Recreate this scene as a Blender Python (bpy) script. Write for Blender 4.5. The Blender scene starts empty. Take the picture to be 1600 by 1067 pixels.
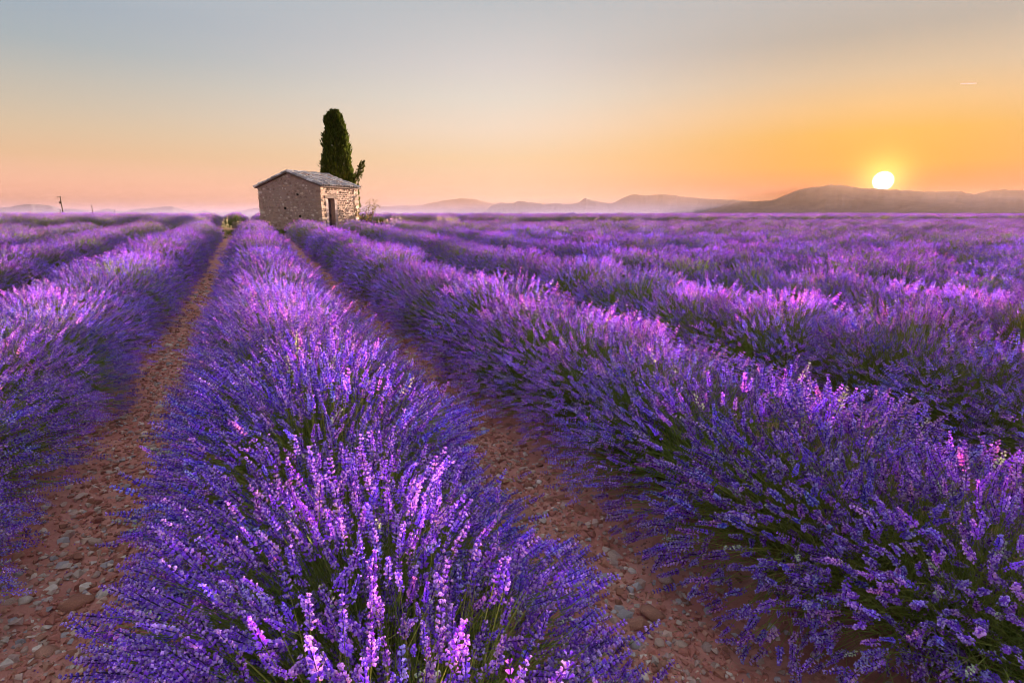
import bpy, bmesh, math, random
import numpy as np
from mathutils import Vector, Matrix

# ------------------------------------------------------------------ camera, sky, sun, exposure
SC = bpy.context.scene
COL = SC.collection
rad = math.radians
EYE = 1.6
PITCH, YAW = 12.587, 24.39
SUN_EL, SUN_AZ = 2.667, 56.556          # degrees, azimuth clockwise from +Y

cam = bpy.data.cameras.new('camera')
cam.sensor_width = 36.0
cam.lens = 20.0
cam.clip_start = 0.05
cam.clip_end = 120000.0
cam_ob = bpy.data.objects.new('camera', cam)
COL.objects.link(cam_ob)
cam_ob.location = (0, 0, EYE)
cam_ob.rotation_euler = (rad(90 - PITCH), 0, -rad(YAW))
SC.camera = cam_ob

SUN_DIR = Vector((math.sin(rad(SUN_AZ)) * math.cos(rad(SUN_EL)), math.cos(rad(SUN_AZ)) * math.cos(rad(SUN_EL)), math.sin(rad(SUN_EL))))


def lin(r, g, b):
    f = lambda c: (c / 255 / 12.92) if c / 255 <= 0.04045 else ((c / 255 + 0.055) / 1.055) ** 2.4
    return (f(r), f(g), f(b), 1.0)


def build_world():
    w = bpy.data.worlds.new('World')
    SC.world = w
    w.use_nodes = True
    nt = w.node_tree
    N, Lk = nt.nodes, nt.links
    bg = N['Background']
    w.cycles.sampling_method = 'MANUAL'; w.cycles.sample_map_resolution = 1024

    def math_(op, a, b=None, clamp=False):
        n = N.new('ShaderNodeMath'); n.operation = op; n.use_clamp = clamp
        for i, v in enumerate((a, b)):
            if v is None: continue
            if isinstance(v, (int, float)): n.inputs[i].default_value = v
            else: Lk.new(v, n.inputs[i])
        return n.outputs[0]

    def mix(fac, a, b, blend='MIX'):
        n = N.new('ShaderNodeMix'); n.data_type = 'RGBA'; n.blend_type = blend
        n.clamp_result = False
        for s, v in ((n.inputs['Factor'], fac), (n.inputs[6], a), (n.inputs[7], b)):
            if isinstance(v, (int, float)): s.default_value = v
            elif isinstance(v, tuple): s.default_value = v
            else: Lk.new(v, s)
        return n.outputs[2]

    tc = N.new('ShaderNodeTexCoord')
    sep = N.new('ShaderNodeSeparateXYZ'); Lk.new(tc.outputs['Generated'], sep.inputs[0])
    elev = math_('MULTIPLY', math_('ARCSINE', sep.outputs[2]), 180 / math.pi)
    # azimuth distance from the sun
    x2 = math_('MULTIPLY', sep.outputs[0], math.sin(rad(SUN_AZ)))
    y2 = math_('MULTIPLY', sep.outputs[1], math.cos(rad(SUN_AZ)))
    h = math_('SQRT', math_('ADD', math_('MULTIPLY', sep.outputs[0], sep.outputs[0]), math_('ADD', math_('MULTIPLY', sep.outputs[1], sep.outputs[1]), 1e-6)))
    azd = math_('MULTIPLY', math_('ARCCOSINE', math_('DIVIDE', math_('ADD', x2, y2), h)), 180 / math.pi)

    def ramp(stops, emax=90.0):
        n = N.new('ShaderNodeValToRGB')
        n.color_ramp.interpolation = 'B_SPLINE' if False else 'EASE'
        n.color_ramp.interpolation = 'LINEAR'
        els = n.color_ramp.elements
        while len(els) < len(stops): els.new(0.5)
        for e, (p, c) in zip(els, stops):
            e.position = p; e.color = c
        return n
    # elevation mapped with a square root so that the low sky gets most of the ramp
    e01 = math_('SQRT', math_('DIVIDE', math_('MAXIMUM', elev, 0.0), 90.0), None, True)
    P = lambda d: math.sqrt(d / 90.0)
    # the haze in front of the sky takes (1 - T) of it and adds its own light: allow for that so the sky seen through it keeps its colours
    def stops(tab, S):
        out = []
        for e_, c_ in tab:
            T_ = math.exp(-HAZE_D * min(HAZE_TOP / max(math.sin(rad(e_)), .01), 26000))
            l_ = lin(*c_)
            out.append((P(e_), tuple(max((l_[k] - S[k] * (1 - T_)) / T_, .002) for k in range(3)) + (1.0,)))
        return out
    zen = [(28, (202, 210, 222)), (45, (210, 217, 231)), (90, (212, 219, 235))]
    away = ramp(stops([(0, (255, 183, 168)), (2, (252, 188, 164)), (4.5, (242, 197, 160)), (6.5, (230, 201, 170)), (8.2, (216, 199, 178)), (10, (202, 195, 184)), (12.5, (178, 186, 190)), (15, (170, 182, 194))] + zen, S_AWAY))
    mid = ramp(stops([(0, (253, 200, 180)), (3, (253, 208, 176)), (5.2, (253, 216, 176)), (7.9, (251, 226, 203)), (10.5, (238, 226, 212)), (13.3, (226, 217, 212)), (18.4, (196, 199, 202))] + zen, S_MID))
    near = ramp(stops([(0, (250, 138, 14)), (2, (250, 156, 22)), (4, (250, 176, 54)), (6.5, (249, 187, 98)), (8.7, (247, 198, 140)), (11, (228, 198, 165)), (14, (198, 184, 170))] + zen, S_NEAR))
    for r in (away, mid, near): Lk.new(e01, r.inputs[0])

    def smooth(v, lo, hi):
        n = N.new('ShaderNodeMapRange'); n.interpolation_type = 'SMOOTHSTEP'
        Lk.new(v, n.inputs[0]); n.inputs[1].default_value = lo; n.inputs[2].default_value = hi
        n.inputs[3].default_value = 0; n.inputs[4].default_value = 1
        return n.outputs[0]
    c = mix(smooth(azd, 2, 36), near.outputs[0], mid.outputs[0])
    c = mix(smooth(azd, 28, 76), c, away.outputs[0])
    # physical sky blended in
    sky = N.new('ShaderNodeTexSky'); sky.sky_type = 'NISHITA'; sky.sun_disc = False
    sky.sun_elevation = rad(SUN_EL); sky.sun_rotation = rad(SUN_AZ)
    sky.altitude = 600; sky.air_density = 1.0; sky.dust_density = 0.6; sky.ozone_density = 2.0
    s = mix(1.0, sky.outputs[0], (SKY_K, SKY_K, SKY_K, 1), 'MULTIPLY')
    den = mix(1.0, s, (1, 1, 1, 1), 'ADD')
    s = mix(1.0, s, den, 'DIVIDE')
    c = mix(0.10, c, s)
    # sun disc and its aureole
    dot = N.new('ShaderNodeVectorMath'); dot.operation = 'DOT_PRODUCT'
    Lk.new(tc.outputs['Generated'], dot.inputs[0]); dot.inputs[1].default_value = SUN_DIR
    ang = math_('MULTIPLY', math_('ARCCOSINE', math_('MINIMUM', dot.outputs['Value'], 1.0)), 180 / math.pi)
    g1 = math_('POWER', 2.718, math_('MULTIPLY', math_('MULTIPLY', ang, ang), -1 / (1.6 ** 2)))
    g2 = math_('POWER', 2.718, math_('MULTIPLY', ang, -1 / 4.5))
    c = mix(1.0, c, mix(g1, (0, 0, 0, 1), (1.1, 0.80, 0.18, 1)), 'ADD')
    c = mix(1.0, c, mix(g2, (0, 0, 0, 1), (0.22, 0.13, 0.0, 1)), 'ADD')
    d = math_('SUBTRACT', 1.0, smooth(ang, 0.66, 0.80))
    c = mix(1.0, c, mix(d, (0, 0, 0, 1), (6, 5.4, 4.0, 1)), 'ADD')
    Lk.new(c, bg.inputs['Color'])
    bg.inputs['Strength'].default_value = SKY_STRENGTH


SKY_K = 0.12
HAZE_D, HAZE_TOP = 5e-5, 540.0
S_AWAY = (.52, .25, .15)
S_MID = (.88, .45, .24)
S_NEAR = (1.32, .64, .32)
EXPOSURE = 3.75
SKY_STRENGTH = 2 ** -EXPOSURE
build_world()

sun = bpy.data.lights.new('sun', 'SUN')
sun.energy = 5.0
sun.angle = rad(0.9)
sun.color = (1.0, 0.73, 0.52)
sun_ob = bpy.data.objects.new('sun', sun)
COL.objects.link(sun_ob)
sun_ob.location = SUN_DIR * 60 + Vector((0, 0, 10))
sun_ob.rotation_euler = SUN_DIR.to_track_quat('Z', 'Y').to_euler()

SC.view_settings.view_transform = 'Standard'
SC.view_settings.look = 'None'
SC.view_settings.gamma = 1.0
SC.view_settings.use_curve_mapping = False
SC.view_settings.exposure = EXPOSURE
SC.cycles.volume_bounces = 0
SC.cycles.max_bounces = 6
SC.cycles.diffuse_bounces = 4
SC.cycles.transmission_bounces = 4
SC.cycles.transparent_max_bounces = 32
SC.cycles.use_denoising = True
SC.cycles.filter_width = 1.1
SC.cycles.denoising_prefilter = 'ACCURATE'
SC.cycles.use_adaptive_sampling = True
SC.cycles.adaptive_threshold = 0.035

rng = np.random.default_rng(7)
random.seed(7)

# ------------------------------------------------------------------ helpers


def tag(o, label=None, cat=None, group=None, kind=None):
    if label: o['label'] = label
    if cat: o['category'] = cat
    if group: o['group'] = group
    if kind: o['kind'] = kind
    return o


def empty(name, loc=(0, 0, 0), rz=0.0):
    o = bpy.data.objects.new(name, None)
    COL.objects.link(o)
    o.location = loc
    o.rotation_euler = (0, 0, rz)
    o.empty_display_size = 0.1
    return o


def mesh_np(name, V, T, mats, col=None, midx=None, smooth=False):
    """V (n,3) float, T (m,3|4) int arrays -> mesh"""
    V = np.ascontiguousarray(V, np.float32); T = np.ascontiguousarray(T, np.int32)
    k = T.shape[1]
    me = bpy.data.meshes.new(name)
    me.vertices.add(len(V)); me.vertices.foreach_set('co', V.ravel())
    me.loops.add(T.size); me.loops.foreach_set('vertex_index', T.ravel())
    me.polygons.add(len(T)); me.polygons.foreach_set('loop_start', np.arange(0, T.size, k, dtype=np.int32))
    if midx is not None: me.polygons.foreach_set('material_index', np.ascontiguousarray(midx, np.int32))
    me.polygons.foreach_set('use_smooth', np.full(len(T), bool(smooth)))
    for m in mats: me.materials.append(m)
    if col is not None:
        a = me.color_attributes.new('col', 'FLOAT_COLOR', 'POINT')
        c4 = np.ones((len(V), 4), np.float32); c4[:, :3] = col
        a.data.foreach_set('color', c4.ravel())
    me.update(calc_edges=True)
    me.validate()
    return me


def obj(name, me, parent=None, loc=None, rot=None, scale=None):
    o = bpy.data.objects.new(name, me)
    COL.objects.link(o)
    if parent is not None: o.parent = parent
    if loc is not None: o.location = loc
    if rot is not None: o.rotation_euler = rot
    if scale is not None: o.scale = scale
    return o


class MB:
    """collects triangles/quads (as triangles) with colours"""
    def __init__(s): s.V = []; s.T = []; s.C = []; s.n = 0
    def add(s, V, T, c=(1, 1, 1)):
        V = np.asarray(V, float).reshape(-1, 3); T = np.asarray(T, int)
        if T.shape[1] == 4: T = np.concatenate([T[:, [0, 1, 2]], T[:, [0, 2, 3]]])
        s.V.append(V); s.T.append(T + s.n); s.n += len(V)
        c = np.asarray(c, float)
        s.C.append(np.broadcast_to(c, (len(V), 3)) if c.ndim == 1 else c)
    def box(s, cen, size, M=None, c=(1, 1, 1), jit=0.0):
        b = np.array([(x, y, z) for x in (-.5, .5) for y in (-.5, .5) for z in (-.5, .5)]) * np.array(size)
        if jit: b = b + rng.normal(0, jit, b.shape)
        if M is not None: b = b @ np.array(M).T
        s.add(b + np.array(cen), [(0, 1, 3, 2), (4, 6, 7, 5), (0, 4, 5, 1), (2, 3, 7, 6), (0, 2, 6, 4), (1, 5, 7, 3)], c)
    def tube(s, pts, radii, n=6, c=(1, 1, 1), cap=True):
        pts = np.asarray(pts, float); k = len(pts)
        radii = np.broadcast_to(np.asarray(radii, float), (k,))
        V = []
        for i in range(k):
            t = pts[min(i + 1, k - 1)] - pts[max(i - 1, 0)]
            t = t / (np.linalg.norm(t) + 1e-9)
            a = np.cross(t, (0.31, 0.17, 0.93) if abs(t[2]) < .9 else (1, 0, 0)); a /= np.linalg.norm(a); b = np.cross(t, a)
            an = np.arange(n) / n * 2 * math.pi
            V.append(pts[i] + radii[i] * (np.cos(an)[:, None] * a + np.sin(an)[:, None] * b))
        V = np.concatenate(V); T = []
        for i in range(k - 1):
            for j in range(n):
                j2 = (j + 1) % n
                T.append((i * n + j, i * n + j2, (i + 1) * n + j2, (i + 1) * n + j))
        T = np.array(T)
        T = np.concatenate([T[:, [0, 1, 2]], T[:, [0, 2, 3]]])
        if cap:
            e = (k - 1) * n
            ct = [(0, j + 1, j) for j in range(1, n - 1)] + [(e, e + j, e + j + 1) for j in range(1, n - 1)]
            T = np.concatenate([T, np.array(ct)])
        s.add(V, T, c)
    def mesh(s, name, mats, smooth=False):
        return mesh_np(name, np.concatenate(s.V), np.concatenate(s.T), mats if isinstance(mats, (list, tuple)) else [mats], np.concatenate(s.C), smooth=smooth)


def _hash(ix, iy, seed):
    h = (ix.astype(np.int64) * 374761393 + iy.astype(np.int64) * 668265263 + seed * 2147483647) & 0xFFFFFFFF
    h = ((h ^ (h >> 13)) * 1274126177) & 0xFFFFFFFF
    return ((h ^ (h >> 16)) & 0xFFFF) / 65535.0


def vnoise(x, y, seed=0):
    x = np.asarray(x, float); y = np.asarray(y, float)
    ix, iy = np.floor(x), np.floor(y); fx, fy = x - ix, y - iy
    fx = fx * fx * (3 - 2 * fx); fy = fy * fy * (3 - 2 * fy)
    ix = ix.astype(np.int64); iy = iy.astype(np.int64)
    a = _hash(ix, iy, seed); b = _hash(ix + 1, iy, seed); c = _hash(ix, iy + 1, seed); d = _hash(ix + 1, iy + 1, seed)
    return (a + (b - a) * fx) * (1 - fy) + (c + (d - c) * fx) * fy


# ------------------------------------------------------------------ materials


def new_mat(name):
    m = bpy.data.materials.new(name); m.use_nodes = True
    nt = m.node_tree
    for n in list(nt.nodes): nt.nodes.remove(n)
    out = nt.nodes.new('ShaderNodeOutputMaterial')
    return m, nt, out


def nd(nt, t, **kw):
    n = nt.nodes.new(t)
    for k, v in kw.items(): setattr(n, k, v)
    return n


def leaf_mat(name, transl=0.4, tint=(1, 1, 1), tr_tint=(1, 1, 1), hue=0.03, val=0.25, rough=0.8):
    """thin plant matter: vertex colour, per-object jitter, diffuse + translucent"""
    m, nt, out = new_mat(name); L = nt.links
    a = nd(nt, 'ShaderNodeAttribute', attribute_name='col')
    oi = nd(nt, 'ShaderNodeObjectInfo')
    hsv = nd(nt, 'ShaderNodeHueSaturation')
    mr = nd(nt, 'ShaderNodeMapRange'); L.new(oi.outputs['Random'], mr.inputs[0]); mr.inputs[3].default_value = .5 - hue; mr.inputs[4].default_value = .5 + hue
    w = nd(nt, 'ShaderNodeTexWhiteNoise', noise_dimensions='1D'); L.new(oi.outputs['Random'], w.inputs['W'])
    mv = nd(nt, 'ShaderNodeMapRange'); L.new(w.outputs['Value'], mv.inputs[0]); mv.inputs[3].default_value = 1 - val; mv.inputs[4].default_value = 1 + val
    L.new(mr.outputs[0], hsv.inputs['Hue']); L.new(mv.outputs[0], hsv.inputs['Value']); L.new(a.outputs['Color'], hsv.inputs['Color'])
    t1 = nd(nt, 'ShaderNodeMix', data_type='RGBA', blend_type='MULTIPLY'); t1.inputs[0].default_value = 1; L.new(hsv.outputs[0], t1.inputs[6]); t1.inputs[7].default_value = (*tint, 1)
    t2 = nd(nt, 'ShaderNodeMix', data_type='RGBA', blend_type='MULTIPLY'); t2.inputs[0].default_value = 1; L.new(hsv.outputs[0], t2.inputs[6]); t2.inputs[7].default_value = (*tr_tint, 1)
    df = nd(nt, 'ShaderNodeBsdfDiffuse'); L.new(t1.outputs[2], df.inputs[0]); df.inputs[1].default_value = rough
    tr = nd(nt, 'ShaderNodeBsdfTranslucent'); L.new(t2.outputs[2], tr.inputs[0])
    mx = nd(nt, 'ShaderNodeMixShader'); mx.inputs[0].default_value = transl; L.new(df.outputs[0], mx.inputs[1]); L.new(tr.outputs[0], mx.inputs[2])
    L.new(mx.outputs[0], out.inputs[0])
    return m


def solid_mat(name, col=None, rough=0.85, noise=0.0, nscale=8.0, bump=0.0, bscale=30.0, attr=False, objrand=None, col2=None):
    m, nt, out = new_mat(name); L = nt.links
    p = nd(nt, 'ShaderNodeBsdfPrincipled'); p.inputs['Roughness'].default_value = rough
    p.inputs['Specular IOR Level'].default_value = 0.25
    tc = nd(nt, 'ShaderNodeTexCoord')
    if attr:
        a = nd(nt, 'ShaderNodeAttribute', attribute_name='col'); c = a.outputs['Color']
    elif objrand:
        oi = nd(nt, 'ShaderNodeObjectInfo'); r = nd(nt, 'ShaderNodeValToRGB'); r.color_ramp.interpolation = 'CONSTANT'
        while len(r.color_ramp.elements) < len(objrand): r.color_ramp.elements.new(.5)
        for i, (e, q) in enumerate(zip(r.color_ramp.elements, objrand)): e.position = i / len(objrand); e.color = (*q, 1)
        L.new(oi.outputs['Random'], r.inputs[0]); c = r.outputs[0]
    else:
        rg = nd(nt, 'ShaderNodeRGB'); rg.outputs[0].default_value = (*col, 1); c = rg.outputs[0]
    if noise or col2:
        n = nd(nt, 'ShaderNodeTexNoise'); n.inputs['Scale'].default_value = nscale; n.inputs['Detail'].default_value = 6; n.inputs['Roughness'].default_value = .65
        L.new(tc.outputs['Object'], n.inputs['Vector'])
        mr = nd(nt, 'ShaderNodeMapRange'); L.new(n.outputs['Fac'], mr.inputs[0]); mr.inputs[1].default_value = .3; mr.inputs[2].default_value = .7
        if col2:
            x2 = nd(nt, 'ShaderNodeMix', data_type='RGBA'); L.new(mr.outputs[0], x2.inputs[0]); L.new(c, x2.inputs[6]); x2.inputs[7].default_value = (*col2, 1); c = x2.outputs[2]
        if noise:
            mv = nd(nt, 'ShaderNodeMapRange'); L.new(n.outputs['Fac'], mv.inputs[0]); mv.inputs[1].default_value = .25; mv.inputs[2].default_value = .75
            mv.inputs[3].default_value = 1 - noise; mv.inputs[4].default_value = 1 + noise
            h = nd(nt, 'ShaderNodeHueSaturation'); L.new(c, h.inputs['Color']); L.new(mv.outputs[0], h.inputs['Value']); c = h.outputs[0]
    L.new(c, p.inputs['Base Color'])
    if bump:
        n2 = nd(nt, 'ShaderNodeTexNoise'); n2.inputs['Scale'].default_value = bscale; n2.inputs['Detail'].default_value = 8; n2.inputs['Roughness'].default_value = .7
        L.new(tc.outputs['Object'], n2.inputs['Vector'])
        b = nd(nt, 'ShaderNodeBump'); b.inputs['Strength'].default_value = bump; b.inputs['Distance'].default_value = .02
        L.new(n2.outputs['Fac'], b.inputs['Height']); L.new(b.outputs[0], p.inputs['Normal'])
    L.new(p.outputs[0], out.inputs[0])
    return m


M_PETAL = leaf_mat('lavender_petals', 0.42, tr_tint=(1.25, .9, .95), hue=.018, val=.22)
M_STEM = leaf_mat('lavender_stems', 0.42, hue=.02, val=.2)
M_GRASS = leaf_mat('grass_blades', 0.45, hue=.02, val=.2)
M_CYP = leaf_mat('cypress_foliage', 0.25, hue=.01, val=.05)
M_WOOD = solid_mat('weathered_wood', (.16, .11, .10), .9, .35, 9, .5, 60)
M_BARK = solid_mat('bark', (.10, .075, .055), .95, .35, 12, .6, 40)
STONE_COLS = [(.60, .40, .32), (.46, .20, .13), (.68, .51, .41), (.52, .35, .29), (.58, .29, .20), (.46, .40, .39), (.72, .58, .48), (.50, .24, .16), (.62, .42, .32), (.40, .17, .11)]
M_STONE = solid_mat('field_stone', rough=.85, noise=.3, nscale=14, bump=.5, bscale=70, objrand=STONE_COLS)
M_GRAVEL = solid_mat('gravel', rough=.9, noise=.2, nscale=60, attr=True)
M_WALL = solid_mat('rubble_mortar', (.40, .29, .25), .95, .3, 3.0, .7, 25, col2=(.31, .22, .19))
M_WSTONE = solid_mat('wall_stones', rough=.92, noise=.3, nscale=20, bump=.5, bscale=50, attr=True)
M_TILE = solid_mat('old_roof_tile', rough=.9, noise=.35, nscale=10, bump=.4, bscale=40, objrand=[(.38, .34, .35), (.52, .46, .46), (.30, .27, .29), (.60, .55, .55), (.42, .29, .25), (.36, .32, .32), (.50, .47, .48)])
M_MOUNT = solid_mat('mountain_slopes', (.46, .25, .16), .95, .25, .004, 0, 1)  # raised warm: orange sun glow put into the slope colour


def soil_material():
    m, nt, out = new_mat('red_soil'); L = nt.links
    p = nd(nt, 'ShaderNodeBsdfPrincipled'); p.inputs['Roughness'].default_value = .95; p.inputs['Specular IOR Level'].default_value = .15
    g = nd(nt, 'ShaderNodeNewGeometry')
    def noise(sc, det=8, rough=.65):
        n = nd(nt, 'ShaderNodeTexNoise'); n.inputs['Scale'].default_value = sc; n.inputs['Detail'].default_value = det; n.inputs['Roughness'].default_value = rough
        L.new(g.outputs['Position'], n.inputs['Vector']); return n.outputs['Fac']
    r = nd(nt, 'ShaderNodeValToRGB'); L.new(noise(3.0), r.inputs[0])
    e = r.color_ramp.elements; e[0].position = .3; e[0].color = (.48, .165, .12, 1); e[1].position = .72; e[1].color = (.74, .36, .28, 1)
    r2 = nd(nt, 'ShaderNodeValToRGB'); L.new(noise(70, 6, .8), r2.inputs[0])
    e = r2.color_ramp.elements; e[0].position = .56; e[0].color = (0, 0, 0, 1); e[1].position = .72; e[1].color = (1, 1, 1, 1)
    mx = nd(nt, 'ShaderNodeMix', data_type='RGBA'); L.new(r2.outputs[0], mx.inputs[0]); L.new(r.outputs[0], mx.inputs[6]); mx.inputs[7].default_value = (.54, .34, .27, 1)
    L.new(mx.outputs[2], p.inputs['Base Color'])
    b = nd(nt, 'ShaderNodeBump'); b.inputs['Strength'].default_value = .9; b.inputs['Distance'].default_value = .012
    L.new(noise(45, 8, .75), b.inputs['Height']); L.new(b.outputs[0], p.inputs['Normal'])
    L.new(p.outputs[0], out.inputs[0])
    return m


M_SOIL = soil_material()

# ------------------------------------------------------------------ ground
ROW0, PITCH_X = 0.22, 2.00
ROW_END = 28.0
_ty = np.array([-15000, -200, -30, 0, 12, 23, 35, 50, 70, 90, 130, 300, 600, 1000, 3000, 15000], float)
_tz = np.array([-4, -2.5, -.54, 0, .216, .42, .60, .73, .82, .84, .6, -2, -6, -15, -80, -80], float)


def zt(x, y):
    y = np.asarray(y, float); x = np.asarray(x, float)
    w = np.clip(np.abs(y) * .08, 1.5, 60)
    z = sum(np.interp(y + k * w, _ty, _tz) for k in (-1, -.5, 0, .5, 1)) / 5
    return z - z0


z0 = 0.0
z0 = float(zt(0, 0))


def zg(x, y):
    """terrain with soil relief"""
    x = np.asarray(x, float); y = np.asarray(y, float)
    r = np.hypot(x, y)
    fade = np.clip((16 - r) / 8, 0, 1)
    n = (vnoise(x * 3, y * 3, 1) - .5) * .05 + (vnoise(x * 9, y * 9, 2) - .5) * .035 + (vnoise(x * 22, y * 22, 3) - .5) * .03
    ph = (x - ROW0) / PITCH_X
    ridge = np.cos(ph * 2 * math.pi) * .03
    near = np.clip((200 - r) / 100, 0, 1)
    return zt(x, y) + n * fade + ridge * np.clip((40 - r) / 20, 0, 1) + (vnoise(x * .12, y * .12, 5) - .5) * .10 * near * np.clip(r / 20, 0, 1)


def axis(lo, hi, step, far, grow=1.22):
    a = list(np.arange(lo, hi, step)); s = step
    x = a[-1]
    while x < far: s *= grow; x += s; a.append(x)
    s = step; x = lo; b = []
    while x > -far: s *= grow; x -= s; b.append(x)
    return np.array(b[::-1] + a)


gx = axis(-2.6, 4.2, .034, 25000); gy = axis(0.6, 8.5, .038, 25000)
GX, GY = np.meshgrid(gx, gy, indexing='ij')
V = np.stack([GX, GY, zg(GX, GY)], -1).reshape(-1, 3)
I = np.arange(len(gx) * len(gy)).reshape(len(gx), len(gy))
Q = np.stack([I[:-1, :-1], I[1:, :-1], I[1:, 1:], I[:-1, 1:]], -1).reshape(-1, 4)
ground = obj('ground', mesh_np('ground', V, Q, [M_SOIL], smooth=True))
tag(ground, 'red brown stony soil of the lavender field', kind='structure')

# ------------------------------------------------------------------ mountains
RIDGES = [
    (5000, 1300, [(40.33, -9), (42.05, 7), (43.16, 37), (44.25, 67), (45.33, 91), (46.13, 101), (47.47, 100), (48.51, 109), (49.25, 142), (50.47, 188), (51.45, 200), (52.89, 216), (53.85, 209), (54.81, 189), (55.96, 182), (57.52, 171), (59.25, 158), (60.09, 153), (60.9, 155), (61.69, 154), (62.51, 131), (63.24, 151), (63.97, 157), (65.42, 154), (68.16, 136), (70.7, 108), (74.63, 66), (80, 70), (86, 20), (92, -60)], 'broad near mountain below the sun'),
    (7000, 1500, [(18.5, -60), (20.31, -6), (21.63, 24), (22.38, 99), (23.14, 136), (24.39, 129), (25.02, 158), (26.27, 143), (27.52, 121), (28.77, 128), (30.01, 121), (30.94, 135), (31.48, 194), (32.16, 164), (33.4, 134), (34.31, 134), (35.2, 199), (36.09, 228), (37.29, 212), (38.46, 225), (39.63, 217), (41.38, 187), (43.08, 171), (45.31, 155), (46.4, 147), (48.02, 104), (50.12, 62), (53.15, 8), (56, -60)], 'jagged middle ridge in lilac haze'),
    (8500, 1500, [(-34, 40), (-28, 120), (-25, 70), (-22.01, 95), (-19.9, 47), (-18.22, 75), (-16.83, 70), (-16.1, 84), (-15.34, 113), (-14.6, 107), (-13.85, 94), (-13.29, 66), (-12.7, 60), (-11.7, 53), (-11.1, 31), (-10.65, 61), (-10.22, 69), (-9.6, 39), (-9.18, 32), (-8.49, 63), (-7.13, 79), (-5.82, 104), (-5.28, 73), (-4.35, 34), (-3.36, 50), (-2.14, 26), (-0.85, 43), (0.73, 85), (2.32, 69), (4.48, 19), (7, -60)], 'low pale blue hills left of the stone hut'),
    (11000, 1700, [(2, -60), (4.49, 35), (7.34, 103), (9.66, 104), (10.86, 184), (12.04, 139), (13.85, 163), (15.07, 152), (17.54, 246), (19.4, 293), (20.95, 271), (22.51, 201), (24.39, 154), (29.39, 177), (34.32, 152), (39.72, 58), (44, -60)], 'farthest faint pink ridge right of the stone hut'),
]


M_MOUNT_FAR = solid_mat('wooded_mountain_slopes', (.10, .10, .11), .95, .25, .004, 0, 1)


def ridge(D, depth, pts, label, seed, mat):
    a = np.array(pts, float)
    az = np.linspace(a[0, 0], a[-1, 0], 420)
    top = np.interp(az, a[:, 0], a[:, 1])
    ker = np.array([1, 2, 3, 2, 1.]) / 9
    top = np.convolve(np.pad(top, 2, mode='edge'), ker, 'valid')
    base = -85.0
    rough = (vnoise(az * 5, az * 0 + seed, seed) - .5) * 12 + (vnoise(az * 14, az * 0 + seed, seed + 9) - .5) * 5
    top = np.maximum(top + rough * np.clip((top - base) / 200, 0, 1), base)
    ks = np.concatenate([np.linspace(-1, 0, 14), np.linspace(0, 1, 6)[1:]])
    A, K = np.meshgrid(az, ks, indexing='ij')
    T2 = np.repeat(top[:, None], len(ks), 1)
    spur = vnoise(A * 1.6 + seed, K * 2.2, seed + 3) * .7 + vnoise(A * 4, K * 5, seed + 4) * .3
    sh = (1 - np.abs(K)) ** 1.15 * (1 - .35 * np.sin(np.abs(K) * math.pi) * (1 - spur))
    Z = base + (T2 - base) * sh
    Rr = D + K * depth
    Vv = np.stack([np.sin(np.radians(A)) * Rr, np.cos(np.radians(A)) * Rr, Z], -1).reshape(-1, 3)
    I = np.arange(A.size).reshape(A.shape)
    Q = np.stack([I[:-1, :-1], I[1:, :-1], I[1:, 1:], I[:-1, 1:]], -1).reshape(-1, 4)
    o = obj('mountain_ridge', mesh_np('mountain_ridge', Vv, Q, [mat], smooth=True))
    tag(o, label, kind='structure')


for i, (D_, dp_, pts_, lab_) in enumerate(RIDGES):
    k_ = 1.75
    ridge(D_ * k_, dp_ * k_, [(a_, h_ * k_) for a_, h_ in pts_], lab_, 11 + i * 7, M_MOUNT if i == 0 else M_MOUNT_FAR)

# ------------------------------------------------------------------ haze


def haze_box(name, lo, hi, density, color, aniso, label):
    m, nt, out = new_mat(name + '_air')
    v = nd(nt, 'ShaderNodeVolumePrincipled')
    v.inputs['Color'].default_value = (*color, 1); v.inputs['Density'].default_value = density; v.inputs['Anisotropy'].default_value = aniso
    nt.links.new(v.outputs[0], out.inputs['Volume'])
    b = MB(); lo = np.array(lo, float); hi = np.array(hi, float)
    b.box((lo + hi) / 2, hi - lo)
    o = obj(name, b.mesh(name, m))
    tag(o, label, kind='stuff')
    return o


haze_box('haze', (-26500, -26500, -90), (26500, 26500, HAZE_TOP), HAZE_D, (.12, .076, .050), .35, 'pale morning haze over the valley and mountains')
# mist lying in the valley in front of the mountains, thinning upwards
for i_, (top_, dn_) in enumerate(((22, 3.6e-5), (52, 2.8e-5), (90, 2.0e-5), (140, 1.3e-5), (210, 8e-6), (320, 6e-6))):
    mo = haze_box('mist', (-15000 + i_ * 300, 2400 + i_ * 120, -88 + i_), (15000 - i_ * 300, 24000 - i_ * 300, top_), dn_, (.44, .42, .78) if i_ < 4 else (.36, .26, .26), .2, 'pale lilac mist lying in the valley below the mountains')
    mo.rotation_euler = (0, 0, -rad(YAW))

# ------------------------------------------------------------------ lavender


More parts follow.
